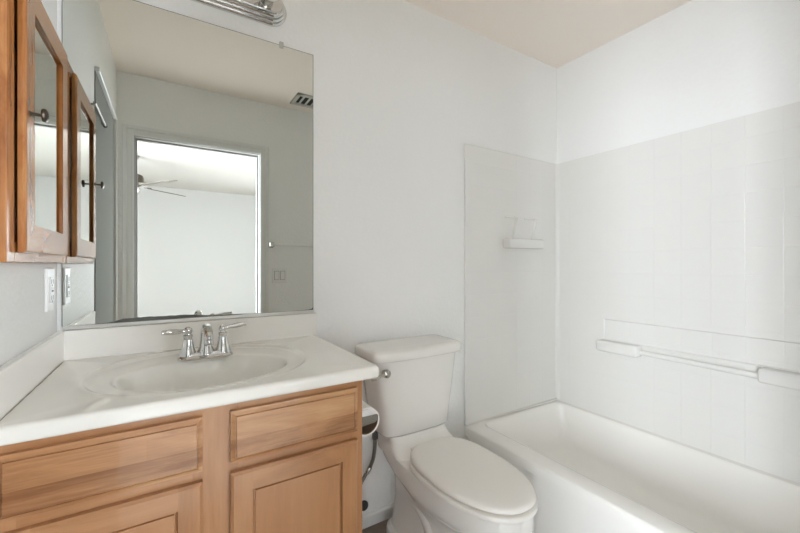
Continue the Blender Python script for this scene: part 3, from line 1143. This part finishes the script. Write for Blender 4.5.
def door_member(bm, o4, i4):
    """One mitred frame piece: o4 = its two outer corners, i4 = its two inner corners (y, z)."""
    (oa, ob), (ia, ib) = o4, i4
    cy_, cz_ = (DY0 + DY1) / 2, (DZ0 + DZ1) / 2

    def mv(p, t):
        return (p[0] + math.copysign(t, cy_ - p[0]), p[1] + math.copysign(t, cz_ - p[1]))
    rows = [(xb, oa, ob), (xf - 0.005, oa, ob), (xf - 0.0025, mv(oa, .0015), mv(ob, .0015)), (xf - 0.001, mv(oa, .003), mv(ob, .003)), (xf, mv(oa, .006), mv(ob, .006)),
            (xf, mv(ia, -.010), mv(ib, -.010)), (xf - 0.002, mv(ia, -.007), mv(ib, -.007)), (xf - 0.003, mv(ia, -.003), mv(ib, -.003)), (xf - 0.007, ia, ib), (xb, ia, ib)]
    va = [bm.verts.new((x, *a)) for x, a, b in rows]
    vb = [bm.verts.new((x, *b)) for x, a, b in rows]
    n = len(rows)
    for k in range(n):
        l = (k + 1) % n
        bm.faces.new((va[k], va[l], vb[l], vb[k]))
    bm.faces.new(va)
    bm.faces.new(vb[::-1])


sw = 0.050
O_ = [(DY0, DZ0), (DY1, DZ0), (DY1, DZ1), (DY0, DZ1)]
I_ = [(DY0 + sw, DZ0 + sw), (DY1 - sw, DZ0 + sw), (DY1 - sw, DZ1 - sw), (DY0 + sw, DZ1 - sw)]
bm = B()
box(bm, xb, xf - 0.0068, I_[0][0] - 0.001, I_[1][0] + 0.001, I_[0][1] - 0.001, I_[2][1] + 0.001)
md = obj('door', bm, 'mirror2', med)
md['label'] = 'mirrored pane of the cabinet door'
for i, nm, mm in ((1, 'door_stile', 'oak_z'), (3, 'door_stile', 'oak_z'), (0, 'door_rail', 'oak_y'), (2, 'door_rail', 'oak_y')):
    bm = B()
    j = (i + 1) % 4
    door_member(bm, (O_[i], O_[j]), (I_[i], I_[j]))
    obj(nm, bm, mm, md)
bm = B()
lathe(bm, (xf - 0.001, -0.412, 1.474), [(0.0075, 0), (0.0060, 0.002), (0.0036, 0.005), (0.0034, 0.017), (0.006, 0.019), (0.0135, 0.020), (0.0148, 0.0225), (0.0135, 0.026), (0.008, 0.029), (0, 0.030)], (1, 0, 0))
obj('knob', bm, 'bronze', md, smooth=True)

# ------------------------------------------------------------------ outlet beside the mirror
out = thing('wall_outlet', 'white outlet with test buttons on the left wall under the medicine cabinet', 'outlet', (0, -0.105, 1.03))
bm = B()
box(bm, 0.0005, 0.008, -0.142, -0.068, 1.031, 1.149, 0.003, 2)
pl = obj('cover_plate', bm, 'plastic', out)
bm = B()
box(bm, 0.007, 0.0105, -0.1225, -0.0875, 1.0545, 1.1255, 0.0012, 1)
rc = obj('receptacle', bm, 'plastic', out)
bm = B()
for zc in (1.068, 1.112):
    for a in ((-0.1155, -0.1120, zc - 0.006, zc + 0.006), (-0.0985, -0.0950, zc - 0.006, zc + 0.006), (-0.1080, -0.1020, zc - 0.0130, zc - 0.0080)):
        obj('slot', abox(0.0100, 0.0108, *a), 'slot', rc)
bm = B()
box(bm, 0.0100, 0.0118, -0.1130, -0.0970, 1.0840, 1.0890, 0.0006, 1)
obj('test_button', bm, 'slot', rc)
bm = B()
box(bm, 0.0100, 0.0118, -0.1130, -0.0970, 1.0910, 1.0960, 0.0006, 1)
obj('reset_button', bm, 'grille', rc)

# ------------------------------------------------------------------ toilet paper on the vanity side
rollc = Vector((0.820, -0.362, 0.655))
tph = thing('toilet_paper_holder', 'silver toilet paper holder on the vanity side panel', 'paper holder', (VXR, -0.36, 0.655))
for y0, y1 in ((-0.4185, -0.4155), (-0.3085, -0.3055)):
    bm = B()
    box(bm, VXR - 0.001, VXR + 0.004, y0 - 0.004, y1 + 0.004, 0.635, 0.698, 0.001, 1)
    prism(bm, [(VXR, 0.676), (0.853, 0.676), (0.858, 0.670), (0.858, 0.658), (0.847, 0.650), (VXR, 0.640)], y0, y1, 'y')
    br = obj('bracket', bm, 'nickel', tph)
    bm = B()
    prism(bm, [(rollc.x + 0.042 * math.cos(t), rollc.z + 0.042 * math.sin(t)) for t in [0.52 + (PI - 1.04) * k / 16 for k in range(17)]], y0, y1, 'y')
    obj('end_cap', bm, 'plastic', br)
bm = B()
tube(bm, [(rollc.x, -0.4155, 0.680), (rollc.x, -0.3085, 0.680)], 0.0134, 48)
obj('roller', bm, 'slot', tph, smooth=True)
tpr = thing('toilet_paper_roll', 'white toilet paper roll in the silver holder beside the vanity', 'paper roll', rollc)


def ann(bm, r0, r1, y0, y1, n=48):
    R4 = [(r1, y0), (r1, y1), (r0, y1), (r0, y0)]
    vs = [[bm.verts.new((rollc.x + r * math.cos(2 * PI * k / n), y, rollc.z + r * math.sin(2 * PI * k / n))) for r, y in R4] for k in range(n)]
    for k in range(n):
        a, b_ = vs[k], vs[(k + 1) % n]
        for i in range(4):
            j = (i + 1) % 4
            bm.faces.new((a[i], a[j], b_[j], b_[i]))


bm = B()
ann(bm, 0.0402, 0.0455, -0.4135, -0.3100)
obj('sheet_layers', bm, 'paper', tpr, smooth=True)
bm = B()
ann(bm, 0.0388, 0.0402, -0.4125, -0.3110)
obj('core', bm, 'card', tpr, smooth=True)

# ------------------------------------------------------------------ on the door wall, seen in the mirror
tb = thing('towel_bar', 'white towel bar with square silver post on the door wall, seen in the mirror', 'towel bar', (0.955, YF, 1.31))
for x in (0.955, 1.475):
    bm = B()
    box(bm, x - 0.021, x + 0.021, YF + 0.0005, YF + 0.010, 1.289, 1.333, 0.002, 2)
    box(bm, x - 0.016, x + 0.016, YF + 0.008, YF + 0.066, 1.294, 1.328, 0.003, 2)
    obj('post', bm, 'nickel', tb)
bm = B()
tube(bm, [(0.955, YF + 0.052, 1.311), (1.475, YF + 0.052, 1.311)], 0.0105, 16)
obj('rod', bm, 'plastic', tb, smooth=True)

ls = thing('light_switch', 'double rocker light switch beside the doorway, seen in the mirror', 'light switch', (1.026, YF, 1.01))
bm = B()
box(bm, 0.968, 1.084, YF + 0.0005, YF + 0.007, 1.014, 1.131, 0.003, 2)
obj('cover_plate', bm, 'plastic', ls)
for xc in (1.003, 1.049):
    bm = B()
    box(bm, xc - 0.0185, xc + 0.0185, YF + 0.006, YF + 0.0074, 1.038, 1.107)
    rk = obj('rocker_surround', bm, 'slot', ls)
    bm = B()
    box(bm, xc - 0.0165, xc + 0.0165, YF + 0.0065, YF + 0.0105, 1.040, 1.105, 0.0015, 2)
    obj('rocker', bm, 'plastic', rk)

rod = thing('wall_bar', 'slim grey metal bar on the left wall near the grey door, seen in the mirror', 'bar', (0.0, -0.70, 1.847))
bm = B()
tube(bm, [(0.016, -0.560, 1.847), (0.016, -0.865, 1.847)], 0.006, 14)
obj('rod', bm, 'braid', rod, smooth=True)
for y, x0 in ((-0.585, 0.0003), (-0.845, 0.0040)):
    bm = B()
    tube(bm, [(x0, y, 1.847), (0.016, y, 1.847)], 0.005, 12)
    obj('mount', bm, 'braid', rod, smooth=True)
bm = B()
tube(bm, [(0.016, -0.865, 1.847), (0.016, -0.880, 1.847)], 0.009, 14)
obj('end_cap', bm, 'rubber', rod, smooth=True)

vent = thing('exhaust_vent', 'pale ceiling exhaust grille with dark slots, seen in the mirror', 'vent', (1.22, -1.30, CEIL))
bm = B()
vx0, vx1, vy0, vy1 = 1.075, 1.375, -1.405, -1.205
for a in ((vx0, vx1, vy0, vy0 + 0.03), (vx0, vx1, vy1 - 0.03, vy1), (vx0, vx0 + 0.03, vy0, vy1), (vx1 - 0.03, vx1, vy0, vy1)):
    box(bm, a[0], a[1], a[2], a[3], CEIL - 0.012, CEIL - 0.0005, 0.002, 1)
obj('frame', bm, 'grille', vent)
obj('duct', abox(vx0 + 0.03, vx1 - 0.03, vy0 + 0.03, vy1 - 0.03, CEIL - 0.002, CEIL - 0.0005), 'slotdark', vent)
for k in range(6):
    x = vx0 + 0.05 + k * 0.046
    bm = B()
    loft(bm, [[(x, y, CEIL - 0.011), (x + 0.003, y, CEIL - 0.012), (x + 0.022, y, CEIL - 0.004), (x + 0.019, y, CEIL - 0.003)] for y in (vy0 + 0.03, vy1 - 0.03)])
    obj('slat', bm, 'grille', vent)

# ------------------------------------------------------------------ bedroom ceiling fan, seen in the mirror
hx, hy, bz = -0.06, -3.76, 2.06
fan = thing('ceiling_fan', 'ceiling fan with dark blades in the bedroom, seen through the mirrored doorway', 'fan', (hx, hy, CEIL))
bm = B()
lathe(bm, (hx, hy, CEIL - 0.0005), [(0.065, 0), (0.06, -0.02), (0.035, -0.05), (0.014, -0.06), (0.014, -0.20), (0.05, -0.205)])
obj('downrod', bm, 'bronze', fan, smooth=True)
bm = B()
lathe(bm, (hx, hy, bz + 0.09), [(0.045, 0.05), (0.095, 0.03), (0.105, 0.0), (0.105, -0.05), (0.08, -0.085), (0.05, -0.10)])
obj('motor', bm, 'bronze', fan, smooth=True)
bm = B()
lathe(bm, (hx, hy, bz - 0.01), [(0.040, 0), (0.060, -0.02), (0.064, -0.04), (0.050, -0.062), (0.02, -0.074), (0, -0.075)])
obj('light_bowl', bm, 'globe', fan, smooth=True)
for k in range(4):
    a = math.radians(54) - k * math.radians(94 if k == 1 else 90)
    ca, sa = math.cos(a), math.sin(a)

    def W(r, t, z):
        return (hx + ca * r - sa * t, hy + sa * r + ca * t, z)
    bm = B()
    outl = [(0.17, -0.05), (0.30, -0.062), (0.60, -0.068), (0.655, -0.055), (0.675, 0.0), (0.655, 0.055), (0.60, 0.068), (0.30, 0.062), (0.17, 0.05)]
    loft(bm, [[W(r, t, bz - 0.24 * t - 0.004) for r, t in outl], [W(r, t, bz - 0.24 * t + 0.004) for r, t in outl]])
    bl = obj('blade', bm, 'fanblade', fan)
    bm = B()
    tube(bm, [W(0.08, 0, bz + 0.035), W(0.15, 0, bz + 0.012), W(0.22, 0, bz + 0.008)], 0.010, 10)
    obj('blade_bracket', bm, 'nickel', bl, smooth=True)
